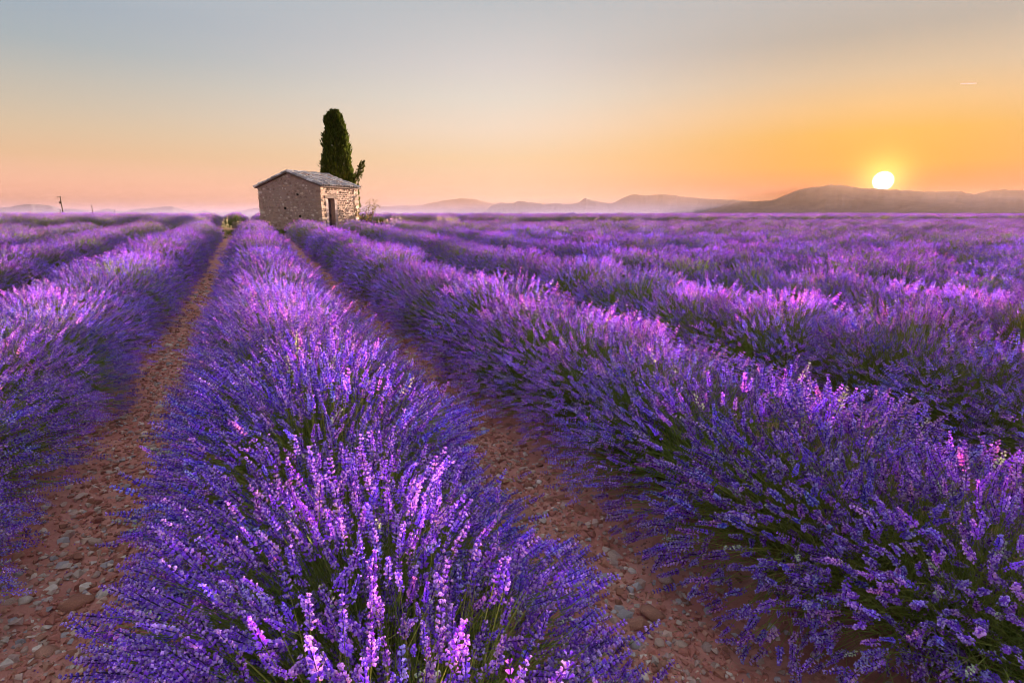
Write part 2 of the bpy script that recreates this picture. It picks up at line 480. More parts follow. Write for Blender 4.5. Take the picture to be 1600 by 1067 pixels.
def octas(P, D, L, W, C):
    """elongated octahedra: base P, direction D, length L, half width W, colours C (n,3) -> V,T,C"""
    n = len(P)
    up = np.where(np.abs(D[:, 2:3]) < .9, np.array([[0, 0, 1.]]), np.array([[1., 0, 0]]))
    a = np.cross(D, up); a /= np.linalg.norm(a, axis=1, keepdims=True); b = np.cross(D, a)
    m = P + D * (L * .6)[:, None]
    W = W[:, None]
    V = np.stack([P, m + a * W, m + b * W, m - a * W, m - b * W, P + D * L[:, None]], 1)
    t = np.array([(0, 2, 1), (0, 3, 2), (0, 4, 3), (0, 1, 4), (5, 1, 2), (5, 2, 3), (5, 3, 4), (5, 4, 1)])
    T = (np.arange(n)[:, None, None] * 6 + t).reshape(-1, 3)
    return V.reshape(-1, 3), T, np.repeat(C, 6, 0)


def tetras(P, D, L, W, C):
    n = len(P)
    up = np.where(np.abs(D[:, 2:3]) < .9, np.array([[0, 0, 1.]]), np.array([[1., 0, 0]]))
    a = np.cross(D, up); a /= np.linalg.norm(a, axis=1, keepdims=True); b = np.cross(D, a)
    W = W[:, None]
    e = P + D * L[:, None]
    V = np.stack([P, e + a * W, e + (-.5 * a + .87 * b) * W, e + (-.5 * a - .87 * b) * W], 1)
    t = np.array([(0, 2, 1), (0, 3, 2), (0, 1, 3), (1, 2, 3)])
    T = (np.arange(n)[:, None, None] * 4 + t).reshape(-1, 3)
    return V.reshape(-1, 3), T, np.repeat(C, 4, 0)


CALYX = np.array((.34, .145, .80)); COROLLA = np.array((.63, .48, .94)); PINK = np.array((.84, .68, .90))


def spike_template(r, lod):
    nw, nf = [(7, 6), (6, 4), (4, 3), (3, 2)][lod]
    Ls = .066
    P = []; D = []; L = []; W = []; C = []
    zs = np.linspace(0, Ls, nw) + r.normal(0, .0012, nw)
    if lod < 2 and r.random() < .6: zs = np.append(zs, -.018 - r.random() * .012)
    base = CALYX * (1 + r.normal(0, .10))
    for z in zs:
        f = np.clip(z / Ls, 0, 1)
        size = (1.0 - .50 * f) * (1 if z >= 0 else .75)
        n = nf if z >= 0 else max(2, nf - 2)
        an0 = r.random() * 6.28
        for j in range(n):
            an = an0 + j / n * 6.283 + r.normal(0, .22)
            o = np.array((math.cos(an), math.sin(an), .55 + .9 * f + r.normal(0, .15))); o /= np.linalg.norm(o)
            k = [1, 1.25, 1.7, 2.2][lod]
            P.append((math.cos(an) * .0015, math.sin(an) * .0015, z)); D.append(o)
            L.append((.0125 * size + r.normal(0, .0008)) * (1, 1.05, 1.25, 1.45)[lod]); W.append((.0036, .0029, .0027, .0026)[lod] * size * k * r.uniform(.85, 1.2))
            u = r.random()
            c = base * r.uniform(.8, 1.25) if u < .58 else (COROLLA * r.uniform(.8, 1.15) if u < .88 else PINK * r.uniform(.8, 1.1))
            C.append(c)
            if lod == 0 and u > .70:      # open corolla on the calyx tip
                o2 = o + r.normal(0, .35, 3); o2 /= np.linalg.norm(o2)
                P.append(np.array(P[-1]) + o * L[-1] * .75); D.append(o2); L.append(.0042); W.append(.0034 * r.uniform(.8, 1.25)); C.append(COROLLA * r.uniform(.9, 1.25))
    P = np.array(P); D = np.array(D); L = np.array(L); W = np.array(W); C = np.array(C)
    if lod == 0:                            # the stalk that carries the whorls
        lo, hi = zs.min() - .004, zs.max() + .004
        P = np.vstack([P, (0, 0, lo)]); D = np.vstack([D, (0, 0, 1.)]); L = np.append(L, hi - lo); W = np.append(W, .0016); C = np.vstack([C, (.10, .07, .16)])
    return (octas if lod == 0 else tetras)(P, D, L, W, C)


TEMPL = {k: [spike_template(np.random.default_rng(100 * k + i), k) for i in range(8)] for k in range(4)}


def frames(D, roll):
    up = np.where(np.abs(D[:, 2:3]) < .95, np.array([[0, 0, 1.]]), np.array([[1., 0, 0]]))
    a = np.cross(D, up); a /= np.linalg.norm(a, axis=1, keepdims=True); b = np.cross(D, a)
    c, s = np.cos(roll)[:, None], np.sin(roll)[:, None]
    return np.stack([a * c + b * s, -a * s + b * c, D], 2)      # columns


def bush_data(seed, lod, n, rx=.69, ry=.56, H=.71):
    r = np.random.default_rng(seed)
    m = int(n * 1.7)
    cphi = r.uniform(-.14, 1, m); phi = np.arccos(cphi); psi = r.uniform(0, 2 * math.pi, m)
    d = np.stack([np.sin(phi) * np.cos(psi), np.sin(phi) * np.sin(psi), cphi], 1)
    # clumps and gaps
    ph = r.uniform(0, 6.28, 6); fr = r.normal(0, 4.2, (6, 3))
    q = np.sin(d @ fr.T + ph).sum(1) / 2.4
    keep = r.random(m) < (np.clip(.62 + .50 * q, .18, 1) if lod < 2 else np.clip(.72 + .36 * q, .28, 1))
    idx = np.nonzero(keep)[0][:n]; d = d[idx]; q = q[idx]; m = len(idx)
    rr = (1 + .045 * q + r.normal(0, .055, m)) * np.where(r.random(m) < .22, r.uniform(.72, .95, m), 1)
    pw = 2.5
    sup = (np.abs(d) ** pw).sum(1) ** (1 / pw)
    tip = d / sup[:, None] * np.array((rx, ry, H - .10)) * rr[:, None]
    tip[:, 2] = np.maximum(tip[:, 2], -.05) + .10 + np.abs(r.normal(0, .02, m))
    base = np.stack([r.normal(0, .09, m) + d[:, 0] * .10, r.normal(0, .12, m) + d[:, 1] * .12, r.uniform(0, .08, m)], 1)
    sd = tip - base; ln = np.linalg.norm(sd, axis=1, keepdims=True)
    ctrl = base + (sd / ln + np.array((0, 0, .38))) * ln * .5
    tang = tip - ctrl; tang /= np.linalg.norm(tang, axis=1, keepdims=True)
    tang = tang + np.array((0, 0, .22)) + r.normal(0, .10, (m, 3)); tang /= np.linalg.norm(tang, axis=1, keepdims=True)
    scl = np.clip(r.normal(.97, .19, m), .5, 1.4)
    return dict(base=base, ctrl=ctrl, tip=tip, tang=tang, scl=scl, roll=r.uniform(0, 6.28, m), var=r.integers(0, 8, m), r=r, m=m, d=d, rr=rr)


def spikes_mesh_arrays(B, sel, lod, widen=1.0):
    VV, TT, CC = [], [], []; n0 = 0
    F = frames(B['tang'], B['roll'])
    for k in range(8):
        s = sel[B['var'][sel] == k]
        if len(s) == 0: continue
        V, T, C = TEMPL[lod][k]
        sc = B['scl'][s][:, None, None]
        P = np.einsum('nij,vj->nvi', F[s], V * np.array((widen, widen, 1))) * sc + B['tip'][s][:, None, :]
        TT.append((np.arange(len(s))[:, None, None] * len(V) + T).reshape(-1, 3) + n0)
        jit = B['r'].uniform(.8, 1.22, (len(s), 1, 1)) * (1 + B['r'].normal(0, 1, (len(s), 1, 3)) * np.array((.12, .08, .05)))
        jit = np.where(B['r'].random((len(s), 1, 1)) < .025, np.array((1.0, 1.55, .62)), jit)
        CC.append((C[None] * jit).reshape(-1, 3)); VV.append(P.reshape(-1, 3)); n0 += P.shape[0] * P.shape[1]
    return np.concatenate(VV), np.concatenate(TT), np.concatenate(CC)


def stems_mesh_arrays(B, lod, nleaf):
    r = B['r']; m = B['m']
    seg = [4, 3, 2, 1][lod]; rad_ = [.0011, .0014, .002, .003][lod]
    t = np.linspace(0, 1, seg + 1)[None, :, None]
    P = (1 - t) ** 2 * B['base'][:, None] + 2 * t * (1 - t) * B['ctrl'][:, None] + t * t * B['tip'][:, None]
    an = np.arange(3) / 3 * 2 * math.pi
    sd = B['tip'] - B['base']; sd /= np.linalg.norm(sd, axis=1, keepdims=True)
    a = np.cross(sd, np.array((.3, .2, .93))); a /= np.linalg.norm(a, axis=1, keepdims=True) + 1e-9; b = np.cross(sd, a)
    ring = (np.cos(an)[None, :, None] * a[:, None] + np.sin(an)[None, :, None] * b[:, None])      # m,3,3
    V = P[:, :, None, :] + ring[:, None] * rad_
    k = (seg + 1) * 3
    t0 = []
    for i in range(seg):
        for j in range(3):
            j2 = (j + 1) % 3
            A, Bq, Cq, Dq = i * 3 + j, i * 3 + j2, i * 3 + 3 + j2, i * 3 + 3 + j
            t0 += [(A, Bq, Cq), (A, Cq, Dq)]
    T = (np.arange(m)[:, None, None] * k + np.array(t0)).reshape(-1, 3)
    c = np.array((.38, .43, .10)) * r.uniform(.7, 1.3, (m, 1)) + r.normal(0, .008, (m, 3))
    C = np.repeat(np.clip(c, .01, 1), k, 0)
    V = V.reshape(-1, 3)
    # narrow leaves on the lower half of the stems
    j = r.integers(0, m, nleaf); tt = (r.beta(2.2, 2.6, nleaf) * .74)[:, None]
    p = (1 - tt) ** 2 * B['base'][j] + 2 * tt * (1 - tt) * B['ctrl'][j] + tt * tt * B['tip'][j]
    dd = (B['ctrl'][j] - B['base'][j]) * (1 - tt) + (B['tip'][j] - B['ctrl'][j]) * tt
    dd /= np.linalg.norm(dd, axis=1, keepdims=True)
    dd = dd + r.normal(0, .32, (nleaf, 3)) + np.array((0, 0, .15)); dd /= np.linalg.norm(dd, axis=1, keepdims=True)
    ll = r.uniform(.03, .065, (nleaf, 1)) * (1, 1.1, 1.5, 2.2)[lod]; ww = (.0022, .0028, .005, .009)[lod]
    sd = np.cross(dd, r.normal(0, 1, (nleaf, 3))); sd /= np.linalg.norm(sd, axis=1, keepdims=True)
    LV = np.stack([p, p + dd * ll * .5 + sd * ww, p + dd * ll, p + dd * ll * .5 - sd * ww], 1).reshape(-1, 3)
    LT = (np.arange(nleaf)[:, None, None] * 4 + np.array([(0, 1, 2), (0, 2, 3)])).reshape(-1, 3) + len(V)
    lc = np.array((.30, .37, .09)) * r.uniform(.6, 1.3, (nleaf, 1)) + r.normal(0, .01, (nleaf, 3))
    return np.concatenate([V, LV]), np.concatenate([T, LT]), np.concatenate([C, np.repeat(np.clip(lc, .01, 1), 4, 0)])


NSTEM = (1050, 1000, 820, 480); NLEAF = (6500, 4200, 1500, 450); NVAR = (2, 3, 3, 4)
SPIKE_ME = [mesh_np('flower_spike', *TEMPL[0][k][:2], [M_PETAL], TEMPL[0][k][2]) for k in range(8)]
BUSH = {}
for lod in range(4):
    BUSH[lod] = []
    for v in range(NVAR[lod]):
        B = bush_data(1000 * lod + v, lod, NSTEM[lod])
        allm = np.arange(B['m']); pick = np.array([], int)
        if lod == 0:
            score = B['rr'] + B['tip'][:, 2] * .25
            pick = np.argsort(-score)[:300]
        rest = np.setdiff1d(allm, pick)
        widen = (1.05, 1.1, 1.2, 1.35)[lod]
        sv, st, scol = spikes_mesh_arrays(B, rest, lod, widen)
        tv, ttri, tcol = stems_mesh_arrays(B, lod, NLEAF[lod])
        pj = None
        if lod == 0:
            a1, a2, a3 = spikes_mesh_arrays(B, pick, lod, 1.0)
            pj = mesh_np('outer_flower_spikes', a1, a2, [M_PETAL], a3)
        e = dict(B=B, pick=pick, outer=pj, flowers=mesh_np('flower_spikes', sv, st, [M_PETAL], scol), stems=mesh_np('stems_and_leaves', tv, ttri, [M_STEM], tcol))
        if lod >= 1:
            mv = np.concatenate([sv, tv]); mt = np.concatenate([st, ttri + len(sv)]); mc = np.concatenate([scol, tcol])
            e['joined'] = mesh_np('lavender_plant', mv, mt, [M_PETAL, M_STEM], mc, np.r_[np.zeros(len(st), int), np.ones(len(ttri), int)])
        if lod == 0:
            F = frames(B['tang'], B['roll'])
            e['mats'] = [Matrix(((*(F[i][0] * B['scl'][i]), B['tip'][i][0]), (*(F[i][1] * B['scl'][i]), B['tip'][i][1]), (*(F[i][2] * B['scl'][i]), B['tip'][i][2]), (0, 0, 0, 1))) for i in pick]
        BUSH[lod].append(e)

# where the bushes stand
spots = []          # x, y, row, scale xyz, rz
R2 = np.random.default_rng(42)
HUT_C = np.array((3.75, 38.0))
fwd = np.array((math.sin(rad(YAW)), math.cos(rad(YAW))))
for k in range(-16, 45):
    x0 = ROW0 + k * PITCH_X
    y = -1.9 + R2.uniform(0, .6)
    if k == 0: y = -.62
    hp = R2.uniform(0, 10)
    end = ROW_END + R2.normal(0, .35)
    while y < end:
        s = 1 + .03 * math.sin(y * 1.1 + hp) + .045 * math.sin(y * 5.6 + hp * 3) + R2.normal(0, .035)
        spots.append((x0 + R2.normal(0, .035), y, k, (s * R2.uniform(.96, 1.05), s * R2.uniform(.95, 1.1), s * R2.uniform(.95, 1.06)), R2.choice([0, math.pi]) + R2.normal(0, .18)))
        y += R2.uniform(.46, .60)
for k in range(-18, 110):
    x0 = ROW0 + .9 + k * PITCH_X
    y = 33.0 + R2.normal(0, .5)
    if -1 <= x0 <= 10: y = 44
    while y < 62:
        s = 1.16 + R2.normal(0, .06)
        spots.append((x0 + R2.normal(0, .05), y, 1000 + k, (s, s * 1.2, s * R2.uniform(.92, 1.06)), R2.choice([0, math.pi]) + R2.normal(0, .2)))
        y += R2.uniform(.6, .8)


def in_view(x, y, margin):
    d = math.hypot(x, y)
    if y < -1.2 and d > 2.6: return False
    a = abs(math.degrees(math.atan2(x * fwd[1] - y * fwd[0], x * fwd[0] + y * fwd[1])))
    return a < 42.3 + margin + math.degrees(math.atan2(.9, max(d, .5)))


vis = [s for s in spots if in_view(s[0], s[1], 4)]
far2 = lambda s: math.hypot(s[0], s[1])
vis.sort(key=far2)


def really(s):      # stands inside the picture
    a = math.degrees(math.atan2(s[0] * fwd[1] - s[1] * fwd[0], s[0] * fwd[0] + s[1] * fwd[1]))
    return abs(a) < 41.5 + math.degrees(math.atan2(.45, max(far2(s), .5))) and (s[0] * fwd[0] + s[1] * fwd[1]) > .75 and s[2] < 1000


indiv = [s for s in vis if really(s)][:300]
ids = set(id(s) for s in indiv)
rest = [s for s in vis if id(s) not in ids]

ORD = ['first', 'second', 'third', 'fourth', 'fifth', 'sixth', 'seventh', 'eighth', 'ninth', 'tenth', 'eleventh', 'twelfth', 'thirteenth', 'fourteenth', 'fifteenth', 'sixteenth', 'seventeenth', 'eighteenth', 'nineteenth', 'twentieth']
ORD += ['twenty-' + o for o in ORD[:9]] + ['thirtieth'] + ['thirty-' + o for o in ORD[:9]]


def row_name(k):
    if k == 0: return 'middle row between the two stony paths'
    side = 'right' if k > 0 else 'left'
    n = abs(k)
    return f'{ORD[n - 1]} row {side} of the middle row'


byrow = {}
for s in sorted(indiv, key=lambda s: s[1]): byrow.setdefault(s[2], []).append(s)
labels = {}
for k, L_ in byrow.items():
    for i, s in enumerate(L_): labels[id(s)] = f'{ORD[i]} purple lavender bush from the camera in the {row_name(k)}'


def lod_of(d): return 0 if d < 3.3 else 1 if d < 9.0 else 2 if d < 20 else 3


cnt = [0, 0, 0, 0]
for s in indiv:
    x, y, k, sc, rz = s
    lod = lod_of(far2(s)); e = BUSH[lod][cnt[lod] % NVAR[lod]]; cnt[lod] += 1
    t = empty('lavender_bush', (x, y, float(zg(x, y)) - .02), rz)
    t.scale = sc
    tag(t, labels[id(s)], 'lavender', 'lavender bushes in the planted rows')
    tag(obj('stems_and_leaves', e['stems'], t), kind='stuff')
    tag(obj('flower_spikes', e['flowers'], t), kind='stuff')
    if lod == 0 and far2(s) > 2.35:
        tag(obj('outer_flower_spikes', e['outer'], t), kind='stuff')
    elif lod == 0:
        for i, M in zip(e['pick'], e['mats']):
            o = obj('flower_spike', SPIKE_ME[e['B']['var'][i]], t)
            o.matrix_local = M

# the rest of the field: one object, plants placed by geometry nodes
pc = bpy.data.collections.new('lavender_plants')
plist = []
for lod in (1, 2, 3):
    for v in range(NVAR[lod]):
        o = bpy.data.objects.new(f'plant_{lod}_{v}', BUSH[lod][v]['joined']); pc.objects.link(o); plist.append((lod, v))
order = {n: i for i, n in enumerate(sorted(o.name for o in pc.objects))}
pts = np.array([(s[0], s[1], float(zg(s[0], s[1])) - .02) for s in rest])
fm = bpy.data.meshes.new('lavender_field')
fm.from_pydata(pts.tolist(), [], [])
A = fm.attributes.new('rot', 'FLOAT_VECTOR', 'POINT'); A.data.foreach_set('vector', np.array([(0, 0, s[4]) for s in rest], np.float32).ravel())
A = fm.attributes.new('scl', 'FLOAT_VECTOR', 'POINT'); A.data.foreach_set('vector', np.array([s[3] for s in rest], np.float32).ravel())
pick = []
for s in rest:
    lod = max(1 if far2(s) < 5 else 2, lod_of(far2(s))); pick.append(order[f'plant_{lod}_{int(R2.integers(0, NVAR[lod]))}'])
A = fm.attributes.new('pick', 'INT', 'POINT'); A.data.foreach_set('value', np.array(pick, np.int32))
field = obj('lavender_field', fm)
tag(field, 'purple lavender rows spreading away to the horizon', kind='stuff')
ng = bpy.data.node_groups.new('plant_rows', 'GeometryNodeTree')
ng.interface.new_socket('Geometry', in_out='INPUT', socket_type='NodeSocketGeometry')
ng.interface.new_socket('Geometry', in_out='OUTPUT', socket_type='NodeSocketGeometry')
gi = ng.nodes.new('NodeGroupInput'); go = ng.nodes.new('NodeGroupOutput')
ci = ng.nodes.new('GeometryNodeCollectionInfo'); ci.inputs['Collection'].default_value = pc
ci.inputs['Separate Children'].default_value = True; ci.inputs['Reset Children'].default_value = True
ip = ng.nodes.new('GeometryNodeInstanceOnPoints'); ip.inputs['Pick Instance'].default_value = True


def attr_node(name, t):
    n = ng.nodes.new('GeometryNodeInputNamedAttribute'); n.data_type = t; n.inputs['Name'].default_value = name
    return n.outputs['Attribute']


ng.links.new(gi.outputs[0], ip.inputs['Points']); ng.links.new(ci.outputs[0], ip.inputs['Instance'])
ng.links.new(attr_node('pick', 'INT'), ip.inputs['Instance Index'])
e2r = ng.nodes.new('FunctionNodeEulerToRotation'); ng.links.new(attr_node('rot', 'FLOAT_VECTOR'), e2r.inputs[0]); ng.links.new(e2r.outputs[0], ip.inputs['Rotation'])
ng.links.new(attr_node('scl', 'FLOAT_VECTOR'), ip.inputs['Scale'])
ng.links.new(ip.outputs[0], go.inputs[0])
md = field.modifiers.new('rows', 'NODES'); md.node_group = ng
print('BUSHES', len(indiv), len(rest), cnt)

# ------------------------------------------------------------------ stone hut
HUT_Z = 0.52
ang = rad(44.0)
U = np.array((math.cos(ang), math.sin(ang), 0)); Nn = np.array((-U[1], U[0], 0)); Zv = np.array((0, 0, 1.))
HUT_L, HUT_W = 3.42, 4.54
EAVE, RIDGE = 2.62, 3.38
P0 = np.array((3.859, 34.787, HUT_Z))
# local frame: x along the gable from the door corner to the left, y along the side wall away, z up
hut = empty('stone_hut', P0, 0)
HUT_R = math.atan2(U[1], U[0])          # local x = along side wall (door wall), local y = to the left along the gable
hut.rotation_euler = (0, 0, HUT_R)
tag(hut, 'small stone hut with tiled gable roof at the end of the lavender rows', 'hut')
# local coordinates: x 0..HUT_L along the door wall, y 0..HUT_W along the gable, door wall at y=0, front gable at x=0
TH = .42


def extrude_poly(poly, axis_, a, b):
    """poly of 2D points in the plane normal to axis_ ('x' or 'y'), extruded from a to b"""
    n = len(poly); V = []
    for t in (a, b):
        for p, q in poly: V.append((t, p, q) if axis_ == 'x' else (p, t, q))
    mb = MB(); T = []
    for i in range(1, n - 1): T += [(0, i, i + 1), (n, n + i + 1, n + i)]
    for i in range(n):
        j = (i + 1) % n; T += [(i, n + i, n + j), (i, n + j, j)]
    mb.add(V, T); return mb


gab = [(0, -.2), (HUT_W, -.2), (HUT_W, EAVE), (HUT_W / 2, RIDGE), (0, EAVE)]
obj('gable_wall', extrude_poly(gab, 'x', 0, TH).mesh('gable_wall', M_WALL), hut)
obj('gable_wall', extrude_poly(gab, 'x', HUT_L - TH, HUT_L).mesh('gable_wall', M_WALL), hut)
obj('side_wall', extrude_poly([(TH, -.2), (HUT_L - TH, -.2), (HUT_L - TH, EAVE), (TH, EAVE)], 'y', HUT_W - TH, HUT_W - .003).mesh('side_wall', M_WALL), hut)
DX0, DX1, DH = .58, 1.16, 1.98
w = MB()
for x0, x1, za, zb in ((TH, DX0, -.2, EAVE), (DX1, HUT_L - TH, -.2, EAVE), (DX0, DX1, DH + .16, EAVE)):
    w.box(((x0 + x1) / 2, TH / 2 + .0015, (za + zb) / 2), (x1 - x0, TH - .003, zb - za))
obj('side_wall', w.mesh('side_wall', M_WALL), hut)
w = MB(); w.box(((DX0 + DX1) / 2, .16, DH + .08), (DX1 - DX0 + .50, .40, .155), jit=.012)
obj('lintel', w.mesh('lintel', M_WOOD), hut)
M_JAMB = solid_mat('pale_plaster', (.38, .30, .30), .9, .25, 6, .4, 30)
for xa in (DX0 - .10, DX1 + .11):
    w = MB(); w.box((xa, .10, DH / 2 - .05), (.20, .26, DH - .1 + .05), jit=.01)
    obj('door_jamb', w.mesh('door_jamb', M_JAMB), hut)
M_DOOR = solid_mat('old_door_boards', (.13, .085, .10), .85, .3, 5, .4, 30)
door = empty('door', (DX0, .30, 0)); door.parent = hut
nb = 4; bw = (DX1 - DX0) / nb
pm = None
for i in range(nb):
    w = MB(); w.box((0, 0, DH / 2), (bw - .012, .045, DH - .04), jit=.002)
    obj('plank', w.mesh('plank', M_DOOR), door, ((i + .5) * bw, 0, 0))
for z in (.35, 1.65):
    w = MB(); w.box(((DX1 - DX0) / 2, -.038, z), (DX1 - DX0 - .08, .03, .11)); obj('batten', w.mesh('batten', M_DOOR), door)
w = MB(); w.box((.49, -.05, 1.0), (.03, .05, .14)); obj('handle', w.mesh('handle', solid_mat('iron', (.03, .03, .035), .5)), door)

# stones of the two walls in view, proud of the mortar
st = MB(); r3 = np.random.default_rng(5)


def hull_stone(seed, npts=12):
    r = np.random.default_rng(seed)
    bm = bmesh.new()
    for p in r.normal(0, 1, (npts, 3)):
        p = p / np.linalg.norm(p) * r.uniform(.8, 1.05); bm.verts.new(p)
    res = bmesh.ops.convex_hull(bm, input=bm.verts)
    bmesh.ops.delete(bm, geom=[g for g in res['geom_interior'] if isinstance(g, bmesh.types.BMVert)], context='VERTS')
    bmesh.ops.triangulate(bm, faces=bm.faces)
    bm.verts.index_update()
    V = np.array([v.co[:] for v in bm.verts]); T = np.array([[v.index for v in f.verts] for f in bm.faces])
    bm.free(); return V, T


HS = [hull_stone(i, 9) for i in range(8)]
WC = [(.44, .31, .25), (.50, .39, .32), (.36, .24, .19), (.58, .48, .41), (.40, .28, .23), (.46, .32, .25), (.30, .21, .18), (.66, .58, .51)]


def lay(face_len, top_of, place, dens):
    z = -.15
    while z < RIDGE - .1:
        h = r3.uniform(.10, .19); u = r3.uniform(-.05, .05)
        while u < face_len:
            ln_ = r3.uniform(.12, .34)
            uc = u + ln_ / 2
            if z + h * .6 < top_of(uc) and r3.random() < dens:
                V, T = HS[r3.integers(0, 8)]
                c = np.array(WC[min(7, int(abs(r3.normal(0, 3.0))))]) * r3.uniform(.65, 1.10)
                place(V * np.array((ln_ * .52, .05, h * .55)), T, min(max(uc, .1), face_len - .08), z + h / 2, c)
            u += ln_ * 1.02
        z += h * 1.0


def pl_gable(V, T, u, z, c):        # face at x=0, u along y
    W_ = np.stack([V[:, 1] + r3.uniform(-.005, .012), V[:, 0], V[:, 2]], 1); st.add(W_ + np.array((0, u, z)), T, c)


def pl_side(V, T, u, z, c):
    if DX0 - .2 < u < DX1 + .22 and z < DH + .2: return
    W_ = np.stack([V[:, 0], V[:, 1] + r3.uniform(-.005, .012), V[:, 2]], 1); st.add(W_ + np.array((u, 0, z)), T, c)


lay(HUT_W, lambda u: EAVE + (RIDGE - EAVE) * (1 - abs(u - HUT_W / 2) / (HUT_W / 2)) - .05, pl_gable, .93)
lay(HUT_L, lambda u: EAVE - .05, pl_side, .93)
tag(obj('wall_stones', st.mesh('wall_stones', M_WSTONE), hut), kind='stuff')
q = MB()
for z in np.arange(-.1, EAVE - .05, .17):     # rough quoins at the two corners in view
    for cx_, cy_ in ((0.0, 0.0), (0.0, HUT_W), (HUT_L, 0.0)):
        a_ = r3.uniform(.22, .40); b_ = .62 - a_
        q.box((a_ / 2 - .03 if cx_ == 0 else cx_ - a_ / 2 + .03, b_ / 2 - .03 if cy_ == 0 else cy_ - b_ / 2 + .03, z + .08), (a_, b_, .15), c=np.array(WC[r3.integers(0, 6)]) * r3.uniform(.8, 1.1), jit=.012)
tag(obj('quoins', q.mesh('quoins', M_WSTONE), hut), kind='stuff')
hm = solid_mat('wall_hole', (.02, .015, .012), 1)  # near-black blocks set on the wall face, painted shade of putlog holes
for (yy, zz) in ((2.6, 1.42), (1.55, .98), (1.6, 2.2)):
    w = MB(); w.box((-.035, yy, zz), (.06, .10, .11), jit=.008); obj('putlog_hole_shade', w.mesh('putlog_hole_shade', hm), hut)
# roof: slab under canal tiles
roof = empty('roof', (0, 0, 0)); roof.parent = hut
OV, OE = .12, .18
slope = math.atan2(RIDGE - EAVE, HUT_W / 2)
run = (HUT_W / 2 + OE) / math.cos(slope)
w = MB()
for sgn in (1, -1):
    c_, s_ = math.cos(slope), math.sin(slope)
    a0 = np.array((0, HUT_W / 2, RIDGE + .03)); dn = np.array((0, -sgn * c_, -s_)); nr = np.array((0, -sgn * s_, c_))
    V = [a0 + np.array((x, 0, 0)) + dn * t + nr * h for x in (-OV, HUT_L + OV) for t in (0, run) for h in (0, .05)]
    w.add(V, [(0, 1, 3, 2), (4, 6, 7, 5), (0, 4, 5, 1), (2, 3, 7, 6), (0, 2, 6, 4), (1, 5, 7, 3)], (.3, .25, .22))
obj('roof_deck', w.mesh('roof_deck', M_WOOD), roof)


def tile_mesh(up):
    nseg = 6; V = []; T = []
    for t, rr_ in ((0, .088), (1, .105)):
        for k_ in range(nseg + 1):
            a_ = math.pi * k_ / nseg
            for th_ in (0, .016):
                V.append((math.cos(a_) * (rr_ + th_), -t * .44, math.sin(a_) * (rr_ + th_) * up))
    n = (nseg + 1) * 2
    for k_ in range(nseg):
        a_ = k_ * 2
        T += [(a_, a_ + 2, n + a_ + 2, n + a_), (a_ + 1, n + a_ + 1, n + a_ + 3, a_ + 3), (a_, a_ + 1, a_ + 3, a_ + 2), (n + a_, n + a_ + 2, n + a_ + 3, n + a_ + 1)]
    mb = MB(); mb.add(V, np.array(T)); return mb.mesh('roof_tile', M_TILE)


TM = tile_mesh(1.0)
ncol = 16; cw = (HUT_L + 2 * OV) / ncol; nrow = 7; rl = run / nrow
for sgn in (1, -1):
    for i in range(ncol):
        for j in range(nrow):
            t = (j + .0) * rl + r3.normal(0, .015) - .03
            x = -OV + (i + .5) * cw + r3.normal(0, .012)
            base = np.array((x, HUT_W / 2, RIDGE + .03)) + np.array((0, -sgn * math.cos(slope), -math.sin(slope))) * t + np.array((0, -sgn * math.sin(slope), math.cos(slope))) * (.045 + r3.uniform(0, .035))
            o = obj('roof_tile', TM, roof, base)
            # tile runs along -y in its own frame; tilt down the slope
            o.rotation_euler = (slope - rad(2.5) + r3.normal(0, .015), 0, 0 if sgn == 1 else math.pi)
            if sgn == -1: o.rotation_euler = (slope - rad(2.5), 0, math.pi)
            o.rotation_euler.z += r3.normal(0, .035)
for i in range(9):
    x = -OV + .08 + i * .41
    o = obj('ridge_tile', TM, roof, (x + r3.normal(0, .01), HUT_W / 2 + r3.normal(0, .015), RIDGE + .115 + r3.uniform(-.015, .02)), (0, r3.normal(0, .03), math.pi / 2))
w = MB()
for i in range(ncol):       # mortar bedding under the eaves on the door side
    w.box((-OV + (i + .5) * cw, -OE + .06, EAVE - .155 + .03), (.16, .10, .05), c=(.3, .2, .16))

# ------------------------------------------------------------------ cypress
cyp = empty('cypress_tree', (5.78, 40.60, .55))
cyp.scale = (.92, .92, .925)
tag(cyp, 'tall dark columnar cypress standing behind the stone hut', 'tree')
r4 = np.random.default_rng(9)
w = MB(); w.tube([(0, 0, 0), (.03, 0, 1.5), (.0, .02, 4), (-.05, 0, 7.4)], [.22, .17, .11, .03], 8, (.1, .08, .06))
obj('trunk', w.mesh('trunk', M_BARK), cyp)
zz = np.array([.25, .8, 1.6, 2.6, 3.6, 4.6, 5.6, 6.6, 7.3, 7.8, 8.15])
rl_ = np.array([.45, .80, .98, 1.02, 1.04, 1.22, .98, .82, .74, .58, .12])       # towards camera left
rr_ = np.array([.45, .92, 1.16, 1.12, .98, .90, .84, .70, .52, .34, .06])
n = 15000
z = r4.uniform(.3, 8.1, n); a = r4.uniform(0, 2 * math.pi, n)
side = np.cos(a) * .5 + .5
R_ = np.interp(z, zz, rl_) * (1 - side) + np.interp(z, zz, rr_) * side
lump = 1 + .16 * (vnoise(a * 2.2 + 3, z * 1.3, 4) - .5) * 2 + .18 * (vnoise(a * 5, z * 2.6, 8) - .5) * 2
rad_ = R_ * lump * np.sqrt(r4.uniform(.42, 1.0, n))
RT = np.array((math.cos(rad(YAW)), -math.sin(rad(YAW)), 0)); FW = np.array((fwd[0], fwd[1], 0))
P = (np.cos(a) * rad_)[:, None] * RT + (np.sin(a) * rad_)[:, None] * FW + np.stack([z * 0, z * 0, z], 1)
outw = np.cos(a)[:, None] * RT + np.sin(a)[:, None] * FW
